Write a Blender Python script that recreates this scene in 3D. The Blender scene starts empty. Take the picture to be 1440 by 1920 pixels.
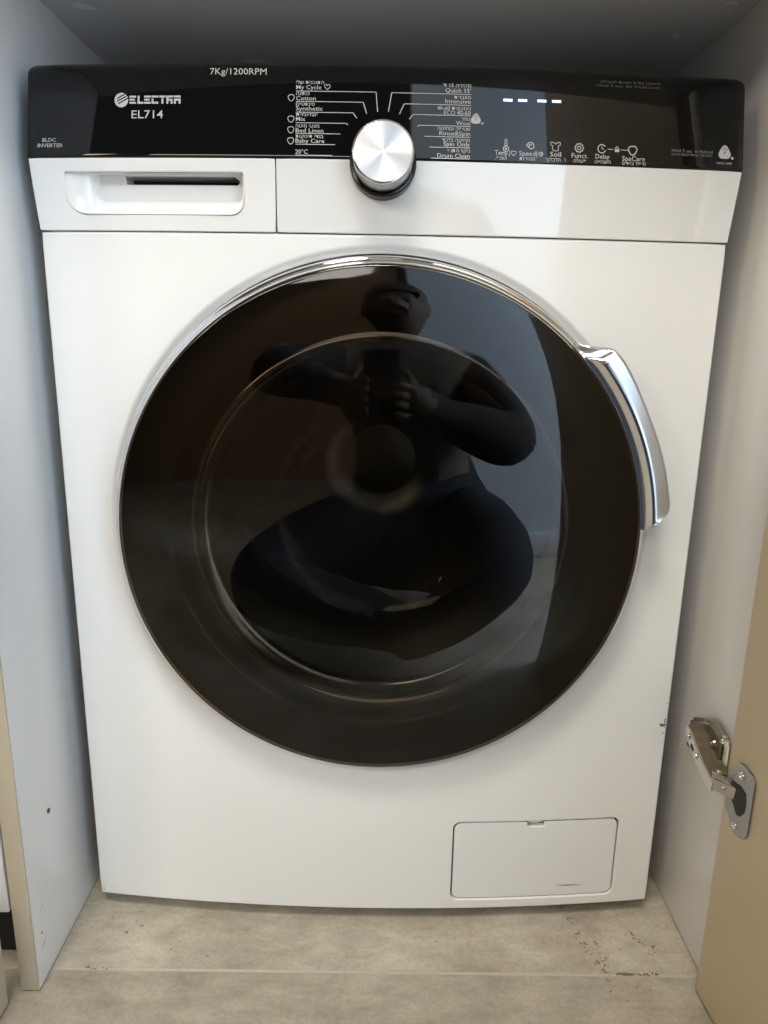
import bpy, bmesh, math, random
from mathutils import Vector, Matrix, geometry
from math import sin, cos, pi, radians, sqrt, atan2, hypot
random.seed(7)
S = bpy.context.scene
COL = S.collection

# ------------------------------------------------------------------ camera
cam_d = bpy.data.cameras.new('camera'); cam = bpy.data.objects.new('camera', cam_d); COL.objects.link(cam)
cam_d.sensor_fit = 'VERTICAL'; cam_d.sensor_height = 36.0; cam_d.lens = 1373.74 / 1920 * 36.0
cam_d.clip_start = 0.02; cam_d.clip_end = 50
_R = Vector((.9998, -.0022, .0174)); _U = Vector((-.0164, .2439, .9697)); _F = Vector((.0064, .9698, -.2438))
CAM = Vector((-.0010, -.6742, .6185))
m = Matrix((( _R.x, _U.x, -_F.x, CAM.x), (_R.y, _U.y, -_F.y, CAM.y), (_R.z, _U.z, -_F.z, CAM.z), (0, 0, 0, 1)))
cam.matrix_world = m
S.camera = cam

# ------------------------------------------------------------------ world, lamps, exposure
W = bpy.data.worlds.new('World'); S.world = W; W.use_nodes = True
bg = W.node_tree.nodes['Background']; bg.inputs[0].default_value = (.84, .88, 1.0, 1); bg.inputs[1].default_value = .06

def area(name, loc, target, sx, sy, power, color):
    d = bpy.data.lights.new(name, 'AREA'); d.shape = 'RECTANGLE'; d.size = sx; d.size_y = sy
    d.energy = power; d.color = color
    o = bpy.data.objects.new(name, d); COL.objects.link(o)
    o.location = loc; v = Vector(target) - Vector(loc)
    o.rotation_euler = v.to_track_quat('-Z', 'Y').to_euler()
    return o
area('front_fill', (-.70, -2.40, 1.88), (.0, 0, .30), 1.3, .45, 16.5, (1.0, .95, .88))  # added soft fill for the washer front, not a fixture
area('warm_lamp', (-1.60, -1.70, 1.75), (.05, 0, .40), .50, .50, 11, (1.0, .84, .62))
area('overhead_fill', (-.25, -1.00, 2.50), (.05, -.20, 0), .70, .50, 31, (1.0, .935, .83))  # added fill from above, lifts the floor and the lower front
area('cool_daylight_window', (2.15, -.75, 1.25), (.25, -1.34, .85), 1.1, 1.4, 430, (.70, .84, 1.0))

S.view_settings.view_transform = 'Standard'; S.view_settings.look = 'None'
S.view_settings.exposure = 0.16; S.view_settings.gamma = 1.0; S.view_settings.use_curve_mapping = False
S.render.engine = 'CYCLES'
S.cycles.max_bounces = 10; S.cycles.glossy_bounces = 6; S.cycles.transparent_max_bounces = 12
S.cycles.use_denoising = True
S.cycles.caustics_reflective = False; S.cycles.caustics_refractive = False

# ------------------------------------------------------------------ materials
MATS = {}
def new_mat(name):
    mt = bpy.data.materials.new(name); mt.use_nodes = True
    nt = mt.node_tree; p = nt.nodes['Principled BSDF']
    MATS[name] = mt
    return mt, nt, p
def simple(name, col, rough=.4, metal=0, spec=.5, coat=0, coat_rough=.05, ior=1.5, noise=0, nscale=30, bump=0, bscale=200, emit=None, estr=0, rough_var=0):
    mt, nt, p = new_mat(name)
    p.inputs['Base Color'].default_value = (*col, 1); p.inputs['Roughness'].default_value = rough
    p.inputs['Metallic'].default_value = metal; p.inputs['Specular IOR Level'].default_value = spec
    p.inputs['Coat Weight'].default_value = coat; p.inputs['Coat Roughness'].default_value = coat_rough
    p.inputs['IOR'].default_value = ior
    if emit:
        p.inputs['Emission Color'].default_value = (*emit, 1); p.inputs['Emission Strength'].default_value = estr
    tc = None
    if noise or bump or rough_var:
        tc = nt.nodes.new('ShaderNodeTexCoord')
    if noise:
        n = nt.nodes.new('ShaderNodeTexNoise'); n.inputs['Scale'].default_value = nscale; n.inputs['Detail'].default_value = 5
        nt.links.new(tc.outputs['Object'], n.inputs['Vector'])
        mx = nt.nodes.new('ShaderNodeMix'); mx.data_type = 'RGBA'
        mx.inputs[6].default_value = (*[c * (1 - noise) for c in col], 1)
        mx.inputs[7].default_value = (*[min(1, c * (1 + noise)) for c in col], 1)
        nt.links.new(n.outputs['Fac'], mx.inputs[0]); nt.links.new(mx.outputs[2], p.inputs['Base Color'])
    if rough_var:
        n3 = nt.nodes.new('ShaderNodeTexNoise'); n3.inputs['Scale'].default_value = 9; n3.inputs['Detail'].default_value = 6
        nt.links.new(tc.outputs['Object'], n3.inputs['Vector'])
        mr = nt.nodes.new('ShaderNodeMapRange'); mr.inputs['From Min'].default_value = .3; mr.inputs['From Max'].default_value = .7
        mr.inputs['To Min'].default_value = max(0, rough - rough_var); mr.inputs['To Max'].default_value = rough + rough_var
        nt.links.new(n3.outputs['Fac'], mr.inputs['Value']); nt.links.new(mr.outputs[0], p.inputs['Roughness'])
    if bump:
        n2 = nt.nodes.new('ShaderNodeTexNoise'); n2.inputs['Scale'].default_value = bscale; n2.inputs['Detail'].default_value = 3
        nt.links.new(tc.outputs['Object'], n2.inputs['Vector'])
        b = nt.nodes.new('ShaderNodeBump'); b.inputs['Strength'].default_value = bump; b.inputs['Distance'].default_value = .001
        nt.links.new(n2.outputs['Fac'], b.inputs['Height']); nt.links.new(b.outputs['Normal'], p.inputs['Normal'])
    return mt

simple('enamel', (.80, .80, .785), rough=.19, bump=.015, bscale=900)
simple('fascia_plastic', (.79, .79, .775), rough=.055, coat=.8, coat_rough=.03, bump=.012, bscale=700)
simple('drawer_plastic', (.80, .80, .79), rough=.18, bump=.012, bscale=700)
simple('flap_plastic', (.79, .79, .785), rough=.32, bump=.03, bscale=900)
simple('black_gloss', (.004, .004, .004), rough=.03, ior=1.40)
simple('black_plastic', (.012, .012, .013), rough=.35)
simple('collar_black', (.008, .009, .012), rough=.10)
simple('dark_gap', (.02, .02, .02), rough=.8)
simple('chrome', (.68, .69, .72), rough=.15, metal=1, rough_var=.04)
simple('chrome_ring', (.86, .86, .86), rough=.05, metal=1)
simple('dial_chrome', (.74, .75, .77), rough=.28, metal=1)
simple('print_white', (.52, .51, .49), rough=.6)
simple('print_grey', (.22, .22, .21), rough=.6)
simple('print_dim', (.10, .10, .10), rough=.6)
simple('button_black', (.004, .004, .004), rough=.12, ior=1.4)
simple('led', (.8, .9, 1), emit=(.42, .68, 1.0), estr=2.4)
simple('led_glow', (.0, .0, .0), emit=(.03, .13, .6), estr=.6)
simple('drum_steel', (.45, .45, .45), rough=.28, metal=1)
simple('rubber_grey', (.06, .06, .062), rough=.5)
simple('inner_plastic', (.010, .010, .010), rough=.30)
simple('bowl_rim', (.03, .03, .03), rough=.12, ior=2.3)
simple('laminate_white', (.73, .72, .71), rough=.18, rough_var=.03, bump=.015, bscale=500)
simple('laminate_shelf', (.68, .67, .67), rough=.24, rough_var=.04, bump=.015, bscale=500)
simple('laminate_beige', (.73, .59, .39), rough=.42, noise=.03, nscale=8, bump=.03, bscale=800)
simple('edge_beige', (.50, .43, .32), rough=.45, noise=.04, nscale=20, bump=.03, bscale=600)
simple('cabinet_grey', (.62, .60, .57), rough=.4, noise=.02)
simple('dark_plinth', (.006, .006, .006), rough=.8)
simple('nickel', (.42, .40, .36), rough=.28, metal=1, rough_var=.1, noise=.15, nscale=120)
simple('nickel_bright', (.62, .60, .55), rough=.2, metal=1, rough_var=.08)
simple('nickel_dusty', (.13, .10, .065), rough=.55, metal=.5, noise=.35, nscale=160, bump=.3, bscale=300)
simple('cup_grey', (.36, .36, .34), rough=.36, metal=.85, rough_var=.08)
simple('hole_shade', (.025, .02, .015), rough=.7)
simple('scuff', (.10, .095, .09), rough=.7)
simple('scuff_light', (.42, .42, .42), rough=.7)
simple('chip_dark', (.12, .115, .10), rough=.8, noise=.5, nscale=500)
simple('wall_paint', (.62, .68, .74), rough=.7)
simple('wall_brown', (.50, .33, .18), rough=.5, noise=.12, nscale=6)
simple('skirting', (.75, .76, .76), rough=.4)
simple('skin', (.085, .055, .038), rough=.7)
simple('shirt', (.012, .011, .010), rough=.9, noise=.4, nscale=14, bump=1.0, bscale=22)
simple('tee_shirt', (.10, .078, .055), rough=.9, noise=.25, nscale=16, bump=1.0, bscale=24)
simple('jeans', (.006, .009, .016), rough=.9, noise=.4, nscale=18, bump=1.0, bscale=26)
simple('hair', (.008, .006, .005), rough=.6)
simple('phone_black', (.008, .008, .009), rough=.15)
simple('eye_white', (.10, .095, .09), rough=.4)
simple('lips', (.30, .13, .11), rough=.5)

def dial_mat():
    mt, nt, p = new_mat('dial_brushed')
    p.inputs['Base Color'].default_value = (.46, .46, .455, 1); p.inputs['Metallic'].default_value = 1
    p.inputs['Roughness'].default_value = .36; p.inputs['Anisotropic'].default_value = .85
    tg = nt.nodes.new('ShaderNodeTangent'); tg.direction_type = 'RADIAL'; tg.axis = 'Z'
    nt.links.new(tg.outputs[0], p.inputs['Tangent'])
    # fine concentric turning marks
    tc = nt.nodes.new('ShaderNodeTexCoord'); ln = nt.nodes.new('ShaderNodeVectorMath'); ln.operation = 'LENGTH'
    sep = nt.nodes.new('ShaderNodeVectorMath'); sep.operation = 'MULTIPLY'; sep.inputs[1].default_value = (1, 1, 0)
    nt.links.new(tc.outputs['Object'], sep.inputs[0]); nt.links.new(sep.outputs[0], ln.inputs[0])
    ns = nt.nodes.new('ShaderNodeTexNoise'); ns.noise_dimensions = '1D'; ns.inputs['Scale'].default_value = 4000
    nt.links.new(ln.outputs['Value'], ns.inputs['W'])
    mr = nt.nodes.new('ShaderNodeMapRange'); mr.inputs['To Min'].default_value = .30; mr.inputs['To Max'].default_value = .42
    nt.links.new(ns.outputs['Fac'], mr.inputs['Value']); nt.links.new(mr.outputs[0], p.inputs['Roughness'])
dial_mat()

def glass_mat(name, tint, ior, rough):
    mt = bpy.data.materials.new(name); mt.use_nodes = True; nt = mt.node_tree
    for n in list(nt.nodes): nt.nodes.remove(n)
    out = nt.nodes.new('ShaderNodeOutputMaterial'); mix = nt.nodes.new('ShaderNodeMixShader')
    fr = nt.nodes.new('ShaderNodeFresnel'); fr.inputs['IOR'].default_value = ior
    tr = nt.nodes.new('ShaderNodeBsdfTransparent'); tr.inputs[0].default_value = (*tint, 1)
    gl = nt.nodes.new('ShaderNodeBsdfGlossy'); gl.inputs['Roughness'].default_value = rough; gl.inputs['Color'].default_value = (1, 1, 1, 1)
    tc = nt.nodes.new('ShaderNodeTexCoord'); ns = nt.nodes.new('ShaderNodeTexNoise'); ns.inputs['Scale'].default_value = 9; ns.inputs['Detail'].default_value = 7; ns.inputs['Roughness'].default_value = .7; ns.inputs['Distortion'].default_value = 1.2
    mr = nt.nodes.new('ShaderNodeMapRange'); mr.inputs['From Min'].default_value = .48; mr.inputs['From Max'].default_value = .72; mr.inputs['To Min'].default_value = rough; mr.inputs['To Max'].default_value = rough + .07
    nt.links.new(tc.outputs['Object'], ns.inputs['Vector']); nt.links.new(ns.outputs['Fac'], mr.inputs['Value']); nt.links.new(mr.outputs[0], gl.inputs['Roughness'])
    nt.links.new(fr.outputs[0], mix.inputs[0]); nt.links.new(tr.outputs[0], mix.inputs[1]); nt.links.new(gl.outputs[0], mix.inputs[2])
    nt.links.new(mix.outputs[0], out.inputs[0]); MATS[name] = mt
glass_mat('smoked_glass', (.44, .39, .31), 1.43, .010)
glass_mat('bowl_glass', (.55, .55, .55), 1.25, .05)

def floor_mat():
    mt, nt, p = new_mat('tile')
    L = nt.links.new; N = nt.nodes.new
    ge = N('ShaderNodeNewGeometry')
    n1 = N('ShaderNodeTexNoise'); n1.inputs['Scale'].default_value = 10; n1.inputs['Detail'].default_value = 9; n1.inputs['Roughness'].default_value = .62; n1.inputs['Distortion'].default_value = .6
    L(ge.outputs['Position'], n1.inputs['Vector'])
    cr = N('ShaderNodeValToRGB'); e = cr.color_ramp.elements
    e[0].position = .30; e[0].color = (.30, .262, .200, 1); e[1].position = .72; e[1].color = (.48, .435, .345, 1)
    em = cr.color_ramp.elements.new(.5); em.color = (.39, .35, .272, 1)
    L(n1.outputs['Fac'], cr.inputs[0])
    # streaky fine cement texture
    mp = N('ShaderNodeMapping'); mp.inputs['Scale'].default_value = (22, 60, 1); L(ge.outputs['Position'], mp.inputs[0])
    n2 = N('ShaderNodeTexNoise'); n2.inputs['Scale'].default_value = 1; n2.inputs['Detail'].default_value = 8; n2.inputs['Roughness'].default_value = .7
    L(mp.outputs[0], n2.inputs['Vector'])
    r2 = N('ShaderNodeMapRange'); r2.inputs['From Min'].default_value = .3; r2.inputs['From Max'].default_value = .7; r2.inputs['To Min'].default_value = .80; r2.inputs['To Max'].default_value = 1.17
    L(n2.outputs['Fac'], r2.inputs['Value'])
    n6 = N('ShaderNodeTexNoise'); n6.inputs['Scale'].default_value = 240; n6.inputs['Detail'].default_value = 4; L(ge.outputs['Position'], n6.inputs['Vector'])
    r6 = N('ShaderNodeMapRange'); r6.inputs['From Min'].default_value = .3; r6.inputs['From Max'].default_value = .7; r6.inputs['To Min'].default_value = .90; r6.inputs['To Max'].default_value = 1.09; L(n6.outputs['Fac'], r6.inputs['Value'])
    m6 = N('ShaderNodeMath'); m6.operation = 'MULTIPLY'; L(r2.outputs[0], m6.inputs[0]); L(r6.outputs[0], m6.inputs[1])
    mul = N('ShaderNodeVectorMath'); mul.operation = 'SCALE'; L(cr.outputs[0], mul.inputs[0]); L(m6.outputs[0], mul.inputs['Scale'])
    # pale blotches
    vo = N('ShaderNodeTexVoronoi'); vo.inputs['Scale'].default_value = 21; L(ge.outputs['Position'], vo.inputs['Vector'])
    pb = N('ShaderNodeMapRange'); pb.inputs['From Min'].default_value = .10; pb.inputs['From Max'].default_value = .22; pb.inputs['To Min'].default_value = .35; pb.inputs['To Max'].default_value = 0
    L(vo.outputs['Distance'], pb.inputs['Value'])
    n4 = N('ShaderNodeTexNoise'); n4.inputs['Scale'].default_value = 11; L(ge.outputs['Position'], n4.inputs['Vector'])
    gate = N('ShaderNodeMapRange'); gate.inputs['From Min'].default_value = .54; gate.inputs['From Max'].default_value = .6; L(n4.outputs['Fac'], gate.inputs['Value'])
    pm = N('ShaderNodeMath'); pm.operation = 'MULTIPLY'; L(pb.outputs[0], pm.inputs[0]); L(gate.outputs[0], pm.inputs[1])
    mx = N('ShaderNodeMix'); mx.data_type = 'RGBA'; mx.inputs[7].default_value = (.46, .42, .34, 1)
    L(pm.outputs[0], mx.inputs[0]); L(mul.outputs[0], mx.inputs[6])
    # small sparse dark specks
    n5 = N('ShaderNodeTexNoise'); n5.inputs['Scale'].default_value = 85; n5.inputs['Detail'].default_value = 3; L(ge.outputs['Position'], n5.inputs['Vector'])
    sp = N('ShaderNodeMapRange'); sp.inputs['From Min'].default_value = .69; sp.inputs['From Max'].default_value = .76; sp.inputs['To Max'].default_value = .6; L(n5.outputs['Fac'], sp.inputs['Value'])
    mx2 = N('ShaderNodeMix'); mx2.data_type = 'RGBA'; mx2.inputs[7].default_value = (.10, .085, .065, 1)
    L(sp.outputs[0], mx2.inputs[0]); L(mx.outputs[2], mx2.inputs[6]); L(mx2.outputs[2], p.inputs['Base Color'])
    p.inputs['Roughness'].default_value = .48
    b = N('ShaderNodeBump'); b.inputs['Strength'].default_value = .15; b.inputs['Distance'].default_value = .001; L(n2.outputs['Fac'], b.inputs['Height']); L(b.outputs[0], p.inputs['Normal'])
floor_mat()
simple('grout', (.45, .41, .34), rough=.8, noise=.15, nscale=60)
simple('floor_dirt', (.165, .14, .11), rough=.85, noise=.4, nscale=300)

# ------------------------------------------------------------------ helpers
def tag(o, label=None, cat=None, group=None, kind=None):
    if label: o['label'] = label
    if cat: o['category'] = cat
    if group: o['group'] = group
    if kind: o['kind'] = kind
    return o
def empty(name, loc=(0, 0, 0)):
    o = bpy.data.objects.new(name, None); COL.objects.link(o); o.location = loc; o.empty_display_size = .02
    return o
def world(o):
    m_ = Matrix.LocRotScale(o.location, o.rotation_euler, o.scale)
    return m_ if o.parent is None else world(o.parent) @ o.matrix_parent_inverse @ m_
def link(name, me, mat, parent=None):
    o = bpy.data.objects.new(name, me); COL.objects.link(o)
    if mat and not me.materials: me.materials.append(MATS[mat])
    if parent:
        o.parent = parent
        M = world(parent)
        o.matrix_parent_inverse = M.inverted()
    return o
def mesh(name, verts, faces, mat, parent=None, smooth=False, normals=None):
    me = bpy.data.meshes.new(name); me.from_pydata([tuple(v) for v in verts], [], faces); me.update()
    if smooth:
        me.polygons.foreach_set('use_smooth', [True] * len(me.polygons))
    if normals: me.normals_split_custom_set_from_vertices([tuple(n) for n in normals])
    return link(name, me, mat, parent)
def from_bm(name, bm, mat, parent=None, smooth=False, angle=None):
    me = bpy.data.meshes.new(name); bm.to_mesh(me); bm.free()
    if smooth:
        me.polygons.foreach_set('use_smooth', [True] * len(me.polygons))
        if angle: me.set_sharp_from_angle(angle=radians(angle))
    return link(name, me, mat, parent)
def box_bm(x0, x1, y0, y1, z0, z1, bevel=0, seg=2):
    bm = bmesh.new()
    bmesh.ops.create_cube(bm, size=1)
    for v in bm.verts:
        v.co = Vector(((x0 + x1) / 2 + v.co.x * (x1 - x0), (y0 + y1) / 2 + v.co.y * (y1 - y0), (z0 + z1) / 2 + v.co.z * (z1 - z0)))
    if bevel: bmesh.ops.bevel(bm, geom=bm.edges[:], offset=bevel, segments=seg, affect='EDGES', profile=.5)
    return bm
def box(name, x0, x1, y0, y1, z0, z1, mat, parent=None, bevel=0):
    return from_bm(name, box_bm(x0, x1, y0, y1, z0, z1, bevel), mat, parent, smooth=bool(bevel), angle=40)
def lathe(name, prof, mat, parent=None, n=96, center=(0, 0, 0), axis=None, angle=35, close=False):
    """prof: list of (r, h) ; h along axis; axis default -y"""
    ax = Vector(axis or (0, -1, 0)).normalized(); c = Vector(center)
    e1 = Vector((1, 0, 0)) if abs(ax.x) < .9 else Vector((0, 1, 0)); e1 = (e1 - ax * e1.dot(ax)).normalized(); e2 = ax.cross(e1)
    V, Fc = [], []
    for (r, h) in prof:
        for k in range(n):
            a = 2 * pi * k / n; V.append(c + ax * h + (e1 * cos(a) + e2 * sin(a)) * r)
    for i in range(len(prof) - 1):
        for k in range(n):
            a, b = i * n + k, i * n + (k + 1) % n
            Fc.append((a, b, b + n, a + n))
    bm = bmesh.new(); vs = [bm.verts.new(v) for v in V]
    for f in Fc:
        try: bm.faces.new([vs[i] for i in f])
        except ValueError: pass
    bmesh.ops.remove_doubles(bm, verts=bm.verts[:], dist=1e-6)
    return from_bm(name, bm, mat, parent, smooth=True, angle=angle)

# ------------------------------------------------------------------ shapes of the washer front
CZ = .4345                      # door centre height
def bow(x): return -.018 * (1 - (x / .2975) ** 2)
def sstep(a, b, t):
    t = max(0, min(1, (t - a) / (b - a))); return t * t * (3 - 2 * t)
def f_front(x, z):
    r = hypot(x, z - CZ)
    return bow(x) + .0028 * (1 - sstep(.2445, .2530, r)) + .0070 * (1 - sstep(.2440, .2453, r))
def f_fascia(x, z): return bow(x) - .001 - .006 * (z - .694) / .058
def f_black(x, z): return bow(x) - .0075 + .016 * (z - .752) / .07

def rrect(x0, x1, z0, z1, rs, n=8):
    """rs: radii bl, br, tr, tl ; ccw"""
    out = []
    for (cx, cz, r, a0) in ((x0 + rs[0], z0 + rs[0], rs[0], pi), (x1 - rs[1], z0 + rs[1], rs[1], 1.5 * pi), (x1 - rs[2], z1 - rs[2], rs[2], 0), (x0 + rs[3], z1 - rs[3], rs[3], .5 * pi)):
        for k in range(n + 1):
            a = a0 + .5 * pi * k / n; out.append((cx + r * cos(a), cz + r * sin(a)))
    return out
def densify(poly, step):
    out = []
    for i, p in enumerate(poly):
        q = poly[(i + 1) % len(poly)]; d = hypot(q[0] - p[0], q[1] - p[1]); n = max(1, int(d / step))
        for k in range(n): out.append((p[0] + (q[0] - p[0]) * k / n, p[1] + (q[1] - p[1]) * k / n))
    return out
def inside(p, poly):
    c = False; x, y = p; n = len(poly); j = n - 1
    for i in range(n):
        xi, yi = poly[i]; xj, yj = poly[j]
        if (yi > y) != (yj > y) and x < (xj - xi) * (y - yi) / (yj - yi) + xi: c = not c
        j = i
    return c
def loop_normals(poly):
    n = len(poly); out = []
    ar = sum(poly[i][0] * poly[(i + 1) % n][1] - poly[(i + 1) % n][0] * poly[i][1] for i in range(n))
    s = 1 if ar > 0 else -1
    for i in range(n):
        a, b = poly[i - 1], poly[(i + 1) % n]; dx, dz = b[0] - a[0], b[1] - a[1]; l = hypot(dx, dz) or 1
        out.append((s * dz / l, -s * dx / l))
    return out
def sheet(name, outline, holes, f, spacing, mat, parent, lip=.0012, depth=.012, hole_lip=.001, hole_depth=.006, rings=(), step=None):
    step = step or spacing
    loops = [densify(outline, step)] + [densify(h, min(step, .004)) for h in holes]
    P, E = [], []
    for lp in loops:
        b = len(P); P += lp; E += [(b + i, b + (i + 1) % len(lp)) for i in range(len(lp))]
    allb = [p for lp in loops for p in lp]
    xs = [p[0] for p in loops[0]]; zs = [p[1] for p in loops[0]]
    cell = {}
    for p in allb: cell.setdefault((int(p[0] // spacing), int(p[1] // spacing)), []).append(p)
    def near(p, d):
        i, j = int(p[0] // spacing), int(p[1] // spacing)
        for a in (-1, 0, 1):
            for b in (-1, 0, 1):
                for q in cell.get((i + a, j + b), ()):
                    if hypot(p[0] - q[0], p[1] - q[1]) < d: return True
        return False
    pts = []
    for (cx, cz, r) in rings:
        n = 216
        for k in range(n): pts.append((cx + r * cos(2 * pi * k / n), cz + r * sin(2 * pi * k / n)))
    ringmax = max([r for _, _, r in rings], default=0); ringmin = min([r for _, _, r in rings], default=0)
    x = min(xs) + spacing / 2
    while x < max(xs):
        z = min(zs) + spacing / 2
        while z < max(zs):
            if not rings or not (ringmin - spacing * .5 < hypot(x - rings[0][0], z - rings[0][1]) < ringmax + spacing * .5): pts.append((x, z))
            z += spacing
        x += spacing
    for p in pts:
        if inside(p, loops[0]) and not any(inside(p, h) for h in loops[1:]) and not near(p, spacing * .2): P.append(p)
    vo, eo, fo, *_ = geometry.delaunay_2d_cdt([Vector(p) for p in P], E, [], 0, 1e-7)
    V, Fc, Nn = [], [], []
    def nrm(x, z):
        h = 1e-4; fx = (f(x + h, z) - f(x - h, z)) / (2 * h); fz = (f(x, z + h) - f(x, z - h)) / (2 * h)
        return Vector((fx, -1, fz)).normalized()
    for v in vo: V.append((v.x, f(v.x, v.y), v.y)); Nn.append(nrm(v.x, v.y))
    for t in fo:
        c = (sum(vo[i].x for i in t) / 3, sum(vo[i].y for i in t) / 3)
        if inside(c, loops[0]) and not any(inside(c, h) for h in loops[1:]):
            a, b, d = (vo[i] for i in t); cr = (b.x - a.x) * (d.y - a.y) - (b.y - a.y) * (d.x - a.x)
            Fc.append(tuple(t) if cr > 0 else tuple(reversed(t)))
    for li, lp in enumerate(loops):
        ln = loop_normals(lp); s = 1 if li == 0 else -1
        r = lip if li == 0 else hole_lip; dp = depth if li == 0 else hole_depth
        rows = [(0, 0, 0.)]
        for k in (1, 2, 3): a = pi / 2 * k / 3; rows.append((r * sin(a), r * (1 - cos(a)), a))
        rows.append((r, dp, pi / 2))
        n = len(lp); base = len(V)
        for (o, d, a) in rows:
            for (px, pz), (nx, nz) in zip(lp, ln):
                V.append((px + s * nx * o, f(px, pz) + d, pz + s * nz * o))
                Nn.append((nrm(px, pz) * cos(a) + Vector((s * nx, 0, s * nz)) * sin(a)).normalized())
        for j in range(len(rows) - 1):
            for i in range(n):
                a, b = base + j * n + i, base + j * n + (i + 1) % n
                q = (a, a + n, b + n, b)
                va, vb, vd = (Vector(V[i2]) for i2 in q[:3]); fn = (vb - va).cross(vd - va)
                if fn.dot(Nn[q[1]]) < 0: q = tuple(reversed(q))
                Fc.append(q)
    return mesh(name, V, Fc, mat, parent, smooth=True, normals=Nn)

# ------------------------------------------------------------------ the setting: floor, room behind the camera
fl = box('floor', -3.2, 2.0, -2.8, .62, -.05, -.0006, 'grout'); tag(fl, kind='structure')
first = None
for yy in (-.0805, -.6805, -1.2805, -1.8805, -2.4805):
    for xx in (-3.0, -1.8, -.6, .6):
        y1 = min(yy + .6 - .0028, .56)
        if first is None or y1 - yy < .59:
            t = box('tile', xx + .0014, xx + 1.2 - .0014, yy, y1, -.012, 0, 'tile', fl, bevel=.0012)
            if y1 - yy > .59: first = (t, xx, yy)
        else:
            t = first[0].copy(); COL.objects.link(t); t.location = (xx - first[1], yy - first[2], 0)
            t.parent = fl
YW = -1.34
w = box('wall', .10, 1.9, YW - .1, YW, 0.001, 2.6, 'wall_paint'); tag(w, kind='structure')
sk = box('skirting', .10, 1.9, YW, YW + .014, .001, .085, 'skirting', w, bevel=.003)
w2 = box('brown_wall', -3.2, .098, -2.75, -2.65, 0.001, 2.6, 'wall_brown'); tag(w2, kind='structure')

# ------------------------------------------------------------------ cabinet niche
XL, XR, ZC = -.3167, .3252, .9007
cab = empty('cabinet', (0, .2, 0)); tag(cab, 'white laminate cabinet niche built around the washing machine, shelf above it', 'cabinet')
lp_ = box('side_panel', XL - .017, XL, -.1062, .5405, .0015, 2.0, 'laminate_white', cab, bevel=.0006)
lp_['label'] = 'left side panel, bluish white inside with scuffs near the floor'
box('edge_band', XL - .0172, XL - .0004, -.1085, -.1062, .0012, 2.0, 'edge_beige', lp_, bevel=.0005)
rp_ = box('side_panel', XR, XR + .017, -.0805, .5405, .0015, 2.0, 'laminate_white', cab, bevel=.0006)
rp_['label'] = 'right side panel, pinkish white inside'
box('light_block_panel', XR + .0175, XR + .10, -.1400, .10, .0015, 2.0, 'laminate_white', cab, bevel=.0006)  # unseen slab added to block window light leaking past the door edge
box('shelf', XL + .0003, XR - .0003, -.112, .5400, ZC, ZC + .018, 'laminate_shelf', cab, bevel=.0006)
box('back_panel', XL + .0003, XR - .0003, .5410, .5470, .0015, 1.0, 'laminate_shelf', cab)
# screw hole and scuffs on the left panel
lathe('screw_hole', [(0.0026, .0004), (.0026, .0008), (.0017, .0008), (.0016, .0001), (0.0001, .0001)], 'scuff', lp_, n=20, center=(XL, -.0566, .1599), axis=(1, 0, 0))
def sliver(name, mat, parent, pts, w, nrm, lift=.00035, jag=.35, seed=1):
    """thin irregular streak following pts on a plane with normal nrm"""
    rn = random.Random(seed); nrm = Vector(nrm).normalized(); V, Fc = [], []
    P = [Vector(p) for p in pts]; n = 14
    for k in range(n + 1):
        t = k / n * (len(P) - 1); i = min(int(t), len(P) - 2); p = P[i].lerp(P[i + 1], t - i); d = (P[i + 1] - P[i]).normalized()
        s = nrm.cross(d).normalized(); ww = w * sin(pi * (k + .15) / (n + .3)) * (1 - jag + jag * 2 * rn.random())
        V += [p + nrm * lift + s * ww / 2, p + nrm * lift - s * ww / 2]
    for k in range(n): Fc.append((2 * k, 2 * k + 1, 2 * k + 3, 2 * k + 2))
    return mesh(name, V, Fc, mat, parent)
sliver('scuff_mark', 'scuff_light', lp_, [(XL, -.0925, .076), (XL, -.083, .080)], .0016, (1, 0, 0), seed=2)
sliver('scuff_mark', 'scuff', lp_, [(XL, -.094, .052), (XL, -.0925, .054)], .003, (1, 0, 0), seed=3)
sliver('scuff_mark', 'scuff_light', lp_, [(XL, -.0965, .036), (XL, -.087, .0425)], .0022, (1, 0, 0), seed=4)

# open door on the right
def slab(name, p0, ang, length, thick, z0, z1, mat, parent=None, bevel=.001):
    bm = box_bm(0, thick, -length, 0, z0, z1, bevel)
    bmesh.ops.transform(bm, matrix=Matrix.Translation(Vector((p0[0], p0[1], 0))) @ Matrix.Rotation(ang, 4, 'Z'), verts=bm.verts[:])
    return from_bm(name, bm, mat, parent, smooth=True, angle=40)
DA = radians(3.5)
dr = slab('door', (.3122, -.1000), DA, .47, .018, .003, 1.995, 'laminate_beige', cab); dr['label'] = 'beige door standing open on the right'
# neighbouring cabinet on the left
nb = empty('base_cabinet', (-.5, 0, 0)); tag(nb, 'pale grey cabinet front above a dark toe space at the left edge', 'cabinet')
box('drawer_front', -.93, XL - .0195, -.1085, -.0905, .0895, .40, 'cabinet_grey', nb, bevel=.0012)
box('drawer_front', -.93, XL - .0195, -.1085, -.0905, .404, .9, 'cabinet_grey', nb, bevel=.0012)
box('carcass', -.93, XL - .0195, -.0900, .5405, .0895, 2.0, 'cabinet_grey', nb)
box('plinth', -.93, XL - .0195, -.062, -.046, .001, .0890, 'dark_plinth', nb)
od = slab('end_panel', (-.3385 - .018, -.1225), radians(-2.0), .12, .018, .0025, .11, 'edge_beige', nb); od['label'] = 'beige panel edge cut off by the lower left corner of the frame'

# ------------------------------------------------------------------ washing machine
WM = empty('washing_machine', (0, .22, 0)); tag(WM, 'white front loading washing machine with black control panel and dark round door', 'washing machine')
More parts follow.
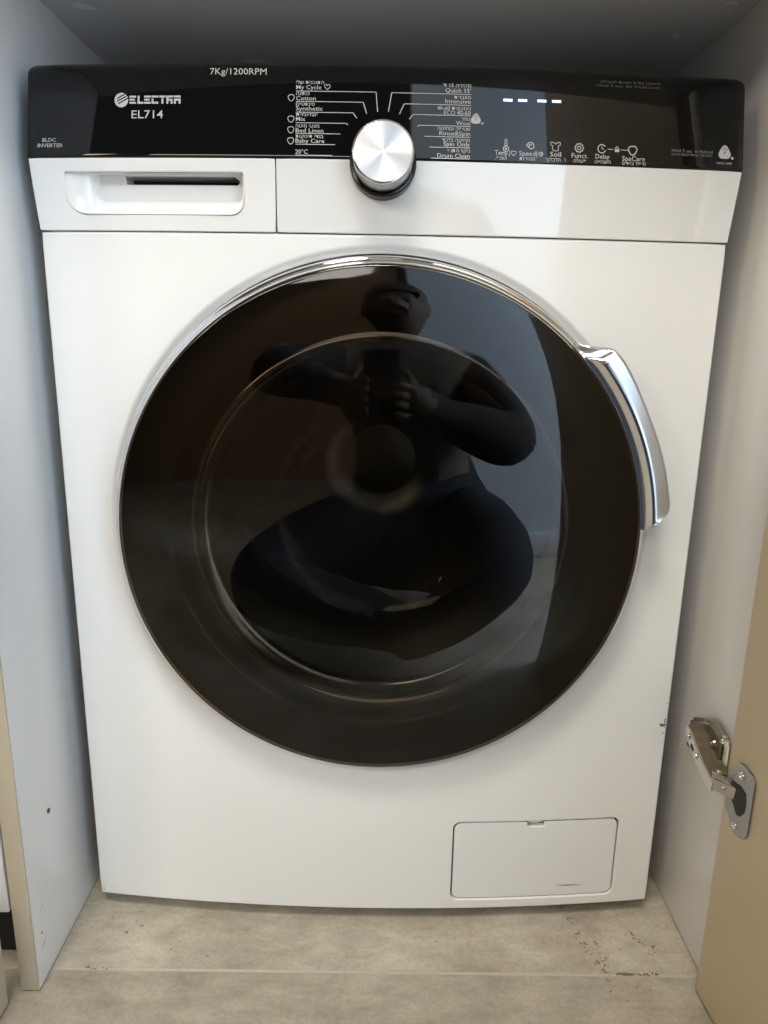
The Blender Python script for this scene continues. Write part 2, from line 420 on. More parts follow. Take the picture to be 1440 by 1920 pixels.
# casing behind the front
bm = bmesh.new()
pr = [(-.2965, .012), (.2965, .012), (.2965, .46), (-.2965, .46)]
for a in range(4):
    p, q = pr[a], pr[(a + 1) % 4]
    if a == 0: continue
    bm.faces.new([bm.verts.new((p[0], p[1], .0170)), bm.verts.new((q[0], q[1], .0170)), bm.verts.new((q[0], q[1], .8)), bm.verts.new((p[0], p[1], .8))])
bm.faces.new([bm.verts.new((x, y, .0172)) for x, y in reversed(pr)])
bmesh.ops.remove_doubles(bm, verts=bm.verts[:], dist=1e-5)
from_bm('casing', bm, 'enamel', WM)
tl = box_bm(-.292, .292, .050, .465, .8005, .8300, .004)
from_bm('top_cover', tl, 'enamel', WM, smooth=True, angle=40)
for sx in (-.25, .25):
    for sy in (.05, .42):
        lathe('foot', [(0, 0), (.018, 0), (.020, .003), (.020, .008), (.008, .009), (.008, .0165), (0, .0165)], 'rubber_grey', WM, n=24, center=(sx, sy, .0004), axis=(0, 0, 1))
# front panel with the door opening and the filter opening
L_ = .0022
out = [(-.2975 + L_, .0156 + L_), (.2975 - L_, .0156 + L_), (.2975 - L_, .6933 - L_ * .5), (-.2975 + L_, .6933 - L_ * .5)]
FX0, FX1, FZ0, FZ1 = .0800, .2585, .0262, .1238
flap_hole = rrect(FX0, FX1, FZ0, FZ1, (.009, .009, .009, .009))
door_hole = [(.178 * cos(2 * pi * k / 96), CZ + .178 * sin(2 * pi * k / 96)) for k in range(96)]
fp = sheet('front_panel', out, [door_hole, flap_hole], f_front, .011, 'enamel', WM, lip=L_, depth=.02, hole_lip=.0012, hole_depth=.012,
      rings=[(0, CZ, r) for r in (.2405, .2430, .2437, .2441, .2445, .2449, .2453, .2460, .2475, .2490, .2505, .2520, .2535, .2560)])
# filter flap
g = .0009
def f_flap(x, z): return f_front(x, z) + .0012
fl_out = rrect(FX0 + .0036, FX1 - .0034, FZ0 + .0032, FZ1 - .0040, (.0075, .0075, .0075, .0075))
nx0, nx1, nz = .1585, .1775, .1140
# notch for the latch at the top edge
i_top = [i for i, p in enumerate(fl_out)]
top_z = max(p[1] for p in fl_out)
notched = []
for i, p in enumerate(fl_out):
    notched.append(p); q = fl_out[(i + 1) % len(fl_out)]
    if abs(p[1] - top_z) < 1e-6 and abs(q[1] - top_z) < 1e-6 and p[0] > nx1 and q[0] < nx0:
        notched += [(nx1, top_z), (nx1, nz), (nx0, nz), (nx0, top_z)]
flap = sheet('filter_flap', notched, [], f_flap, .011, 'flap_plastic', WM, lip=.0008, depth=.006, step=.006)
def f_back(x, z): return f_front(x, z) + .0085
sheet('flap_recess', rrect(FX0 - .003, FX1 + .003, FZ0 - .003, FZ1 + .003, (.009,) * 4), [], f_back, .02, 'dark_gap', WM, lip=.0005, depth=.002)
# latch: a small sloped tab inside the notch
xm = (nx0 + nx1) / 2; V = []; Fc = []
rows = [(.1160, .0080), (.1166, .0052), (.1178, .0040), (.1202, .0036), (.1214, .0042), (.1218, .0080)]
for (z, d) in rows:
    for k in range(7):
        x = nx0 + .0017 + (nx1 - nx0 - .0034) * k / 6; V.append((x, f_front(x, .12) + d + .0010 * ((k - 3) / 3) ** 2, z))
for j in range(len(rows) - 1):
    for k in range(6): a = j * 7 + k; Fc.append((a, a + 1, a + 8, a + 7))
mesh('latch', V, Fc, 'drawer_plastic', flap, smooth=True)
sliver('scratch', 'scuff', flap, [(x, f_flap(x, .0403), .0412 - (x - .196) * .03) for x in (.194, .20, .206, .212, .218, .224)], .0011, (0, -1, 0), lift=.0003, jag=.15, seed=9)

# fascia (right) and drawer front (left)
XS = -.0915
def fasc_w(z): return .2975 + .0025 * (z - .694) / .058
zb, zt = .6949, .7512; l2 = .0009
dx_out = [(-fasc_w(zb) + l2, zb + l2), (XS - .0005 - l2, zb + l2), (XS + .0005 - l2, zt - l2), (-fasc_w(zt) + l2, zt - l2)]
fx_out = [(XS + .0005 + l2, zb + l2), (fasc_w(zb) - l2, zb + l2), (fasc_w(zt) - l2, zt - l2), (XS + .0012 + l2, zt - l2)]
sheet('fascia', fx_out, [], f_fascia, .010, 'fascia_plastic', WM, lip=l2, depth=.025)
DX0, DX1, DZ0, DZ1 = -.2715, -.1165, .7068, .7418
rec = rrect(DX0, DX1, DZ0, DZ1, (.018, .013, .0035, .003), n=10)
dw = sheet('detergent_drawer', dx_out, [rec], f_fascia, .008, 'drawer_plastic', WM, lip=l2, depth=.025, hole_lip=.0014, hole_depth=.0016)
# recess of the drawer pull: lofted cup with a slot in its back
def loft(name, loops, mat, parent, cap_hole=None):
    V, Fc = [], []; n = len(loops[0])
    for lp in loops: V += lp
    for j in range(len(loops) - 1):
        for i in range(n):
            a, b = j * n + i, j * n + (i + 1) % n; Fc.append((a, b, b + n, a + n))
    return V, Fc, n
rec_d = densify(rec, .004)
ln = loop_normals(rec_d)
inner0 = rrect(DX0 + .026, DX1 - .0045, DZ0 + .013, DZ1 - .0006, (.006, .006, .002, .002), n=10)
def arc_sample(poly, n):
    """resample closed polygon by arc length starting nearest its lower-left"""
    L = [0]; m_ = len(poly)
    for i in range(m_): L.append(L[-1] + hypot(poly[(i + 1) % m_][0] - poly[i][0], poly[(i + 1) % m_][1] - poly[i][1]))
    out = []; j = 0
    for k in range(n):
        s = L[-1] * k / n
        while L[j + 1] < s: j += 1
        t = (s - L[j]) / max(1e-9, L[j + 1] - L[j]); p, q = poly[j], poly[(j + 1) % m_]
        out.append((p[0] + (q[0] - p[0]) * t, p[1] + (q[1] - p[1]) * t))
    return out
o_ = rrect(DX0 + .0013, DX1 - .0013, DZ0 + .0013, DZ1 - .0013, (.0168, .0118, .003, .002), n=10); i_ = inner0
loops = []
for k in range(9):
    t = k / 8; a = sin(t * pi / 2); dpt = .0012 + .0145 * (1 - cos(t * pi / 2)) ** .9
    loops.append([(p[0] + (q[0] - p[0]) * a, f_fascia(p[0] + (q[0] - p[0]) * a, .73) + .0045 * (.742 - (p[1] + (q[1] - p[1]) * a)) / .035 * 0 + dpt, p[1] + (q[1] - p[1]) * a) for p, q in zip(o_, i_)])
V, Fc, n = loft('x', loops, None, None)
recess = mesh('handle_recess', V, Fc, 'drawer_plastic', dw, smooth=True)
SX0, SX1, SZ0, SZ1 = -.2215, -.1235, .7330, .7405
slot = [(SX0, SZ0), (SX1 - .002, SZ0), (SX1, SZ0 + .002), (SX1, SZ0 + .004), (SX1 - .004, SZ1), (SX0 - .002, SZ1)]
def f_rec(x, z): return f_fascia(x, .73) + .0157
sheet('recess_back', [(p[0], p[1]) for p in inner0], [slot], f_rec, .008, 'drawer_plastic', dw, lip=.0003, depth=.002, hole_lip=.0004, hole_depth=.028)
box('slot_back', SX0 - .006, SX1 + .006, .0285, .0305, SZ0 - .004, SZ1 + .004, 'drawer_plastic', dw)
# dark sheet added behind the seams to stand for shade in the gaps
box('seam_shade_sheet', -.290, .290, .026, .030, .66, .80, 'dark_gap', WM)

# black control panel, curved over at the top
ty, tz = .016 / .07, 1.0; l = hypot(ty, tz); ty /= l; tz /= l
rowsP = [(-.0045, .7514, 0), (-.0068, .7516, 0)]
z = .7524; rowsP.append((-.0075 + .016 * (z - .752) / .07 + .00015, z, 1)); z = .7530; rowsP.append((-.0075 + .016 * (z - .752) / .07, z, 1)); z = .7542
while z < .8175: rowsP.append((-.0075 + .016 * (z - .752) / .07, z, 1)); z += .005
y0, z0 = -.0075 + .016 * (.8185 - .752) / .07, .8185
ang0 = atan2(ty, tz); R_ = .0125
cy, cz = y0 + R_ * cos(ang0), z0 - R_ * sin(ang0)
for k in range(9):
    a = ang0 + (pi / 2 - ang0) * k / 8; rowsP.append((cy - R_ * cos(a), cz + R_ * sin(a), 1))
ztop = rowsP[-1][1]; rowsP.append((.03, ztop, 1)); rowsP.append((.055, ztop, 1))
rc = .0100
def half_w(z):
    wz = .3005
    zc_ = ztop - rc
    if z > zc_: wz -= rc - sqrt(max(0, rc * rc - (z - zc_) ** 2))
    return wz
V, Fc = [], []; NC = 49
for (y, z, _) in rowsP:
    wv = half_w(z); xs = [wv * (2 * k / (NC - 1) - 1) * (1 - .0012 / wv) for k in range(NC)]
    row = [(-wv, bow(-wv) + y + .05, z), (-wv, bow(-wv) + y + .0012, z), (-wv + .00035, bow(wv) + y + .00035, z)] + [(x, bow(x) + y, z) for x in xs] + [(wv - .00035, bow(wv) + y + .00035, z), (wv, bow(wv) + y + .0012, z), (wv, bow(wv) + y + .05, z)]
    V += row
n = NC + 6
for j in range(len(rowsP) - 1):
    for k in range(n - 1): a = j * n + k; Fc.append((a, a + 1, a + n + 1, a + n))
cpn = mesh('control_panel', V, Fc, 'black_gloss', WM, smooth=True)
cpn.data.set_sharp_from_angle(angle=radians(50))

# ---- printed lettering on the control panel
def on_panel(x, z, lift): return Vector((x, f_black(x, z) - lift, z))
_cap = {}
def text_mesh(s, bold):
    cu = bpy.data.curves.new('lettering', 'FONT'); cu.body = s; cu.resolution_u = 2; cu.offset = bold
    o = bpy.data.objects.new('tmp', cu); COL.objects.link(o)
    dg = bpy.context.evaluated_depsgraph_get(); dg.update()
    me = bpy.data.meshes.new_from_object(o.evaluated_get(dg)); bpy.data.objects.remove(o); bpy.data.curves.remove(cu)
    return me
def heb(s):
    out = s[::-1]; import re
    return re.sub(r'[0-9\-]+', lambda mm: mm.group(0)[::-1], out)   # digits keep their own order
HCAP = None
def lettering(s, x0, x1, zb, cap, mat='print_white', bold=.005, tilt=0, lift=.00025, name='lettering'):
    global HCAP
    if HCAP is None:
        hm = text_mesh('H', 0); HCAP = max(v.co.y for v in hm.vertices); bpy.data.meshes.remove(hm)
    me = text_mesh(s, bold)
    xs = [v.co.x for v in me.vertices]
    a, b = min(xs), max(xs); sx = (x1 - x0) / (b - a); sy = cap / HCAP
    for v in me.vertices:
        X = x0 + (v.co.x - a) * sx; Z = zb + v.co.y * sy + tilt * (X - x0)
        v.co = on_panel(X, Z, lift)
    me.name = name
    return link(name, me, mat, cpn)
def strip(name, pts, w, mat='print_white', lift=.00025, parent=None, closed=False):
    P = []
    for i in range(len(pts) - (0 if closed else 1)):
        p, q = pts[i], pts[(i + 1) % len(pts)]; d = hypot(q[0] - p[0], q[1] - p[1]); n = max(1, int(d / .006))
        for k in range(n): P.append((p[0] + (q[0] - p[0]) * k / n, p[1] + (q[1] - p[1]) * k / n))
    if not closed: P.append(pts[-1])
    V, Fc = [], []; N = len(P)
    for i, p in enumerate(P):
        a = P[i - 1] if (i or closed) else p; b = P[(i + 1) % N] if (i < N - 1 or closed) else p
        dx, dz = b[0] - a[0], b[1] - a[1]; l = hypot(dx, dz) or 1
        for s in (1, -1): V.append(on_panel(p[0] - s * dz / l * w / 2, p[1] + s * dx / l * w / 2, lift))
    for i in range(N if closed else N - 1):
        j = (i + 1) % N; Fc.append((2 * i, 2 * i + 1, 2 * j + 1, 2 * j))
    return mesh(name, V, Fc, mat, parent or cpn)
def disc(name, cx, cz, r, mat='print_white', lift=.00025, n=24, parent=None):
    V = [on_panel(cx + r * cos(2 * pi * k / n), cz + r * sin(2 * pi * k / n), lift) for k in range(n)]
    return mesh(name, V, [tuple(range(n))], mat, parent or cpn)
def ring_pts(cx, cz, r, n=24, f=None):
    return [(cx + (f(2 * pi * k / n) if f else 1) * r * cos(2 * pi * k / n), cz + (f(2 * pi * k / n) if f else 1) * r * sin(2 * pi * k / n)) for k in range(n)]
mm = .001
lettering('7Kg/1200RPM', -.1451, -.0985, .8166, .0049, bold=0)
lettering('EL714', -.2103, -.1838, .7821, .0062, bold=.002)
lettering('BLDC', -.2868, -.2751, .7638, .0030, bold=.004)
lettering('INVERTER', -.2910, -.2690, .7594, .0030, bold=.004)
# brand name in cut stroke letters
def rects(name, rs):
    V, Fc = [], []
    for (a, b, c, d) in rs:
        i = len(V); V += [on_panel(a, c, .00025), on_panel(b, c, .00025), on_panel(b, d, .00025), on_panel(a, d, .00025)]; Fc.append((i, i + 1, i + 2, i + 3))
    return mesh(name, V, Fc, 'print_white', cpn)
def letter(ch, x, w_, zb, h):
    t = h * .24; e = w_ * .30; rs = []
    top = (x, x + w_, zb + h - t, zb + h); bot = (x, x + w_, zb, zb + t); mid = (x, x + w_ * .82, zb + h * .40, zb + h * .40 + t * .9)
    if ch == 'E': rs = [top, mid, bot]
    if ch == 'L': rs = [(x + w_ * .12, x + w_ * .12 + e, zb + t, zb + h), (x + w_ * .12, x + w_, zb, zb + t)]
    if ch == 'C': rs = [top, bot, (x, x + e, zb + t, zb + h * .62)]
    if ch == 'T': rs = [top, (x + w_ * .36, x + w_ * .36 + e, zb, zb + h * .66)]
    if ch == 'R': rs = [top, (x, x + e, zb, zb + h - t), (x + e, x + w_ * .9, zb + h * .36, zb + h * .36 + t), (x + w_ * .62, x + w_ * .62 + e, zb, zb + h * .36)]
    if ch == 'A': rs = [top, (x, x + e, zb, zb + h * .36), (x + w_ - e, x + w_, zb, zb + h * .36), (x, x + w_, zb + h * .36, zb + h * .36 + t * 1.1)]
    return rects('brand_letter', rs)
lw = (.0430 - 6 * .0006) / 7
for k, ch in enumerate('ELECTRA'): letter(ch, -.2122 + k * (lw + .0006), lw, .7936, .0064)
# brand emblem: a disc cut by three slanting bars
def emblem(cx, cz, r):
    V, Fc = [], []; n = 40
    th = radians(28); d = Vector((cos(th), sin(th))); nn = Vector((-sin(th), cos(th)))
    bands = [(-1.0, -.30, -1), (-.13, .06, -.15), (.22, .40, -.15), (.56, 1.0, -1)]
    for (a, b, left) in bands:
        m_ = 10; A, B = [], []
        for k in range(m_ + 1):
            h = a + (b - a) * k / m_; hw = sqrt(max(0, 1 - h * h))
            A.append((-hw if left == -1 else -hw, h)); B.append((hw * (1.0 if left == -1 else 1.0), h))
        i = len(V)
        for (u, h) in A + B[::-1]:
            p = d * u * r + nn * h * r; V.append(on_panel(cx + p.x, cz + p.y, .00025))
        Fc.append(tuple(range(i, len(V))))
    # spine joining the bars at the left
    i = len(V)
    arc = [(cos(a), sin(a)) for a in [pi * .62 + k * (pi * .80) / 12 for k in range(13)]]
    arc2 = [(.55 * c - .08, .75 * s) for c, s in arc][::-1]
    for (u, h) in arc + arc2: V.append(on_panel(cx + u * r, cz + h * r, .00026))
    Fc.append(tuple(range(i, len(V))))
    return mesh('brand_emblem', V, Fc, 'print_white', cpn)
emblem(-.2190, .7966, .0058)
def zrow(v): # picture rows of the list -> heights on the panel (measured)
    return .8040 - (v - 170.8) * (.0503 / 120.6)
XLs = -.0742
left = [('My Cycle', 'התוכנית שלי', 167.2, 157.5, 47, 52), ('Cotton', 'כותנה', 188, 178.3, 37, 25), ('Synthetic', 'סינתטיים', 207.2, 198.3, 50, 35), ('Mix', 'יומיומית', 227, 217.8, 18, 40), ('Bed Linen', 'מצעי מיטה', 248.6, 239.4, 52, 44), ('Baby Care', 'בגדי תינוקות', 268, 258.9, 54, 52)]
for (en, he, v1, v2, w1, w2_) in left:
    k = .000435
    lettering(en, XLs, XLs + w1 * k, zrow(v1), .0032); lettering(heb(he), XLs, XLs + w2_ * k, zrow(v2), .0027, bold=.003)
lettering('20°C', XLs, XLs + 23 * .000435, zrow(288.6), .0032)
XRs = .0680
right = [("Quick 15'", "מהירה 15 ד'", 168.2, 157.9, 48, 53), ('Intensive', 'מוגברת', 188.4, 180.1, 48, 31), ('ECO 40-60', 'חסכונית 40-60', 210.0, 201, 50, 63), ('Wool', 'צמר', 229.3, 220.4, 27, 17), ('Rinse&Spin', 'שטיפה וסחיטה', 249, 239.3, 58, 61), ('Spin Only', 'סחיטה בלבד', 269, 260.7, 50, 52), ('Drum Clean', 'ניקוי התוף', 291, 280.7, 61, 42)]
for (en, he, v1, v2, w1, w2_) in right:
    k = .000435
    lettering(en, XRs - w1 * k, XRs, zrow(v1), .0032); lettering(heb(he), XRs - w2_ * k, XRs, zrow(v2), .0027, bold=.003)
def xm_(u): return -.0744 + (u - 555) * (.1424 / 326.4)
LW = .00055
for (v, xe, d) in [(170.8, 704.4, (707.8, 207.5)), (190.3, 680.8, (687.5, 211.7)), (210.5, 662, (669.4, 220.5)), (230.5, 650, (652.8, 233.3)), (250.5, 638.3, None), (270.8, 629.4, None), (291.4, 624.4, None)]:
    pts = [(XLs, zrow(v)), (xm_(xe), zrow(v))]
    strip('leader_line', pts, LW)
    if d: strip('leader_line', [(xm_(xe) , zrow(v)), (xm_(d[0]), zrow(d[1]))], LW * 1.3)
for (v, xe, d) in [(171.2, 733.6, (728, 206.8)), (191.6, 757, (748.6, 211)), (211.2, 774, (767, 220.6)), (231.2, 785.6, (782.8, 233.6)), (251.8, 795.8, None), (271.8, 805, None), (292.6, 809, None)]:
    strip('leader_line', [(xm_(xe), zrow(v)), (XRs + .0002, zrow(v))], LW)
    if d: strip('leader_line', [(xm_(xe), zrow(v)), (xm_(d[0]), zrow(d[1]))], LW * 1.3)
cloudf = lambda a: .82 + .20 * abs(sin(1.5 * a + .7))
for v in (.7988, .7821, .7737, .7650):
    strip('cloud_icon', ring_pts(-.0782, v, .0026, 28, cloudf), .00055, closed=True)
def heart(cx, cz, s, w):
    pts = [(cx + s * 16 * sin(t) ** 3 / 17, cz + s * (13 * cos(t) - 5 * cos(2 * t) - 2 * cos(3 * t) - cos(4 * t)) / 17) for t in [2 * pi * k / 28 for k in range(28)]]
    return strip('heart_icon', pts, w, closed=True)
heart(-.0488, .8076, .0025, .0005)
def wool(cx, cz, s, dotx):
    V, Fc = [], []; n = 36
    def rad(a): return 1 + .13 * cos(3 * (a - pi / 2))
    for k in range(n):
        a = 2 * pi * k / n; V.append(on_panel(cx + s * .95 * rad(a) * cos(a), cz + s * rad(a) * sin(a), .00025))
    for k in range(n):
        a = 2 * pi * k / n; V.append(on_panel(cx + s * .12 * cos(a), cz + s * .12 * sin(a), .00025))
    for k in range(n): j = (k + 1) % n; Fc.append((k, j, n + j, n + k))
    o = mesh('wool_mark', V, Fc, 'print_white', cpn)
    for r0 in (.40, .62, .80):      # fine dark yarn lines
        strip('yarn_line', [(cx + s * r0 * rad(a) * cos(a + .5), cz + s * r0 * rad(a) * sin(a + .5)) for a in [pi * .1 + k * 1.5 / 10 for k in range(11)]], s * .045, 'black_plastic', .0004)
    disc('mark_dot', cx + dotx, cz - s * .75, s * .22)
wool(.0724, .7846, .0040, .0054)
wool(.2833, .7655, .0054, .0068)
lettering('WOOL CARE', .2765, .2897, .7562, .0017, bold=0)
# row of option keys
def opt(en, he, x0, x1, zb, h0, h1, zh):
    lettering(en, x0, x1, zb, .0037, bold=.005); lettering(heb(he), h0, h1, zh, .0028, bold=.003)
def P_(u, v): # measured position of a picture point on the lower right of the panel
    return (.0895 + (u - 932) * (.1465 - .0895) / (1062 - 932) * 1.0, 0)
XA = lambda u: .0894 + (u - 932) * .000442
ZA = lambda u, v: .7571 - (v - 288) * .000415 + (u - 932) * .0000085
for (en, he, u0, u1, v, hu0, hu1, hv) in [('Temp.|', 'טמפ.', 930, 958, 288, 931, 952, 297), ('Speed|', 'מהירות', 975, 1009, 289, 976, 1005, 298), ('Soil', 'ר. הלכלוך', 1033, 1054, 290, 1025, 1063, 299), ('Funct.', 'פעולה', 1074, 1105, 292, 1078, 1102, 301), ('Delay', 'השהייה', 1119, 1146, 293, 1118, 1148, 302), ('SpaCare', 'טיפול באדים', 1170, 1214, 296, 1170, 1216, 304)]:
    opt(en, he, XA(u0), XA(u1), ZA(u0, v), XA(hu0), XA(hu1), ZA(hu0, hv) )
heart(XA(965), ZA(965, 284.5), .0023, .0005)
# thermometer
cx, cz = XA(951), ZA(951, 272)
strip('thermometer_icon', [(cx - .0011, cz), (cx - .0011, cz + .0052), (cx - .0003, cz + .0060), (cx + .0006, cz + .0052), (cx + .0006, cz)], .0006)
strip('thermometer_icon', ring_pts(cx - .0002, cz - .0018, .0022, 20), .0007, closed=True); disc('thermometer_icon', cx - .0002, cz - .0018, .0010)
# spiral for the spin speed
cx, cz = XA(997), ZA(997, 271)
strip('spiral_icon', [(cx + (.0010 + .0024 * t) * cos(9 * t + .6), cz + (.0010 + .0024 * t) * sin(9 * t + .6)) for t in [k / 40 for k in range(41)]], .0009)
strip('spin_off_icon', ring_pts(XA(1016), ZA(1016, 286), .0017, 16, cloudf), .0006, closed=True); disc('spin_off_icon', XA(1017), ZA(1016, 286), .0007)
# shirt
cx, cz = XA(1043), ZA(1043, 271)
strip('shirt_icon', [(cx + a * .0010, cz + b * .0010) for a, b in [(-4, 3.2), (-1.6, 3.2), (0, 1.8), (1.6, 3.2), (4, 3.2), (4, 1.0), (2.4, .8), (2.4, -3.4), (-1.6, -3.4), (-2.4, -1.6), (-2.4, .8), (-4, 1.0)]], .0007, closed=True)
# gear
cx, cz = XA(1088), ZA(1088, 273)
strip('gear_icon', ring_pts(cx, cz, .0033, 48, lambda a: 1 + .10 * cos(9 * a)), .0008, closed=True); strip('gear_icon', ring_pts(cx, cz, .0014, 16), .0007, closed=True)
# clock, lock, cloud, joined by a line
cx, cz = XA(1131), ZA(1131, 274)
strip('clock_icon', [(cx + .0033 * cos(a), cz + .0033 * sin(a)) for a in [.55 + k * (2 * pi - .9) / 24 for k in range(25)]], .0008); strip('clock_icon', [(cx, cz + .002), (cx, cz - .0002), (cx + .0018, cz - .0002)], .0006)
strip('link_line', [(XA(1142), ZA(1142, 274.5)), (XA(1153), ZA(1153, 275))], .0006); strip('link_line', [(XA(1167), ZA(1167, 275.5)), (XA(1180), ZA(1180, 276))], .0006)
cx, cz = XA(1160), ZA(1160, 276.5)
rects('lock_icon', [(cx - .0018, cx + .0018, cz - .0014, cz + .0010)]); strip('lock_icon', [(cx - .0011, cz + .001), (cx - .0010, cz + .0024), (cx, cz + .0030), (cx + .0010, cz + .0024), (cx + .0011, cz + .001)], .0006)
strip('steam_cloud_icon', ring_pts(XA(1190), ZA(1190, 276), .0037, 36, cloudf), .0009, closed=True)
# dim prints, touch buttons and lit display dashes
lettering(heb('לחיצה של 3 שניות לנעילה'), .1750, .2260, .8170, .0018, 'print_dim', 0)
lettering('Hold 3 sec. for Child Lock', .1720, .2260, .8140, .0019, 'print_dim', 0)
lettering('Hold 3 sec. to Reload', .2371, .2726, .7645, .0024, 'print_grey', 0)
lettering(heb('לחיצה של 3 שניות להוספת פריטים'), .2371, .2726, .7617, .0018, 'print_grey', 0)
for zc_ in (.8045, .7802):
    ringo = strip('touch_button', ring_pts(.2537, zc_, .0098, 48), .0005, 'button_black', .0002, closed=True)
for (x, zz) in ((.0984, .8004), (.1105, .8005), (.1264, .8006), (.1386, .8007)):
    gl = rects('display_glow', [(x - .0041, x + .0041, zz - .0016, zz + .0012)]); gl.data.materials.clear(); gl.data.materials.append(MATS['led_glow'])
    for v in gl.data.vertices: v.co.y += .00012
    o = rects('display_dash', [(x - .0036, x + .0036, zz - .0009, zz + .0009)]); o.data.materials.clear(); o.data.materials.append(MATS['led'])

# ---- programme dial
DC = Vector((-.0026, bow(0) - .0078, .7488)); DA_ = Vector((0, -cos(radians(9.5)), sin(radians(9.5))))
dial = lathe('programme_dial', [(.0237, -.004), (.0238, .002), (.0240, .012), (.0243, .0195), (.0245, .0208), (.0246, .0216)], 'dial_chrome', WM, n=96, center=DC, axis=DA_)
lathe('dial_collar', [(.0240, -.002), (.0243, .0008), (.0248, .0014), (.0264, .0014), (.0272, .0004), (.0274, -.008)], 'collar_black', dial, n=96, center=DC, axis=DA_)
lathe('dial_rim', [(.0246, .0216), (.0246, .0226), (.0240, .0233), (.0233, .0235), (.0229, .0231)], 'chrome', dial, n=96, center=DC, axis=DA_)
# brushed face in its own frame so that the turning marks are concentric
me = bpy.data.meshes.new('dial_face'); bm = bmesh.new(); nn_ = 96; vs = [bm.verts.new((0, 0, 0))]; prev = None
for r in (.004, .010, .017, .0229):
    cur = [bm.verts.new((r * cos(2 * pi * k / nn_), r * sin(2 * pi * k / nn_), .0)) for k in range(nn_)]
    for k in range(nn_):
        j = (k + 1) % nn_
        if prev is None: bm.faces.new((vs[0], cur[k], cur[j]))
        else: bm.faces.new((prev[k], cur[k], cur[j], prev[j]))
    prev = cur
bm.to_mesh(me); bm.free(); me.materials.append(MATS['dial_brushed'])
fc = bpy.data.objects.new('dial_face', me); COL.objects.link(fc)
fc.parent = dial
fc.matrix_local = Matrix.Translation(DC + DA_ * .0231) @ DA_.to_track_quat('Z', 'Y').to_matrix().to_4x4()

# ------------------------------------------------------------------ round door
DOOR = empty('door', (0, -.02, CZ)); DOOR.parent = WM; DOOR.matrix_parent_inverse = Matrix.Translation(Vector(WM.location)).inverted()
C0 = (0, 0, CZ)
# chrome ring behind the edge of the glass (heights measured towards the viewer)
lathe('trim_ring', [(.2415, -.006), (.2432, .014), (.2434, .0205), (.2426, .0240), (.2410, .0253), (.2388, .0262), (.2372, .0280), (.2364, .0308), (.2360, .0333), (.2340, .0334)], 'chrome_ring', DOOR, n=220, center=C0, angle=50)
# smoked glass: a shallow dome with a rolled edge
pr = []
RG, YG = .2362, .0338
for k in range(7):
    a = pi / 2 * k / 6; pr.append((RG - .004 + .004 * cos(a), YG + .004 * sin(a)))
def dome(r): return .0378 + .0050 * (1 - (r / .2322) ** 2) + .0042 * (1 - (r / .2322) ** 8)
for r in (.2312, .2290, .226, .222, .217, .212, .205, .195, .18, .16, .135, .11, .08, .05, .02, 0.0): pr.append((r, dome(r)))
lathe('glass', [(RG, .0320)] + pr, 'smoked_glass', DOOR, n=220, center=C0, angle=80)
# inner ring and bowl seen dimly through it
lathe('inner_ring', [(.2350, .0310), (.2310, .0300), (.2200, .0250), (.2080, .0225), (.1980, .0215), (.1930, .0190), (.1890, .0130), (.1810, .0085), (.1788, .0070)], 'inner_plastic', DOOR, n=160, center=C0, angle=60)
lathe('bowl_rim', [(.1790, .0068), (.1775, .0078), (.1750, .0080), (.1710, .0068), (.1665, .0050), (.1625, .0033), (.1605, .0018), (.1598, -.0030)], 'bowl_rim', DOOR, n=160, center=C0, angle=60)
lathe('bowl', [(.1598, -.0030), (.1530, -.035), (.1430, -.062), (.1270, -.080), (.1000, -.090), (.06, -.094), (0.0, -.095)], 'bowl_glass', DOOR, n=120, center=C0, angle=80)
lathe('drum', [(.185, .000), (.190, -.03), (.235, -.06), (.238, -.36), (.230, -.372), (.09, -.385), (.06, -.378), (.05, -.365), (0, -.362)], 'drum_steel', WM, n=120, center=C0, angle=40)

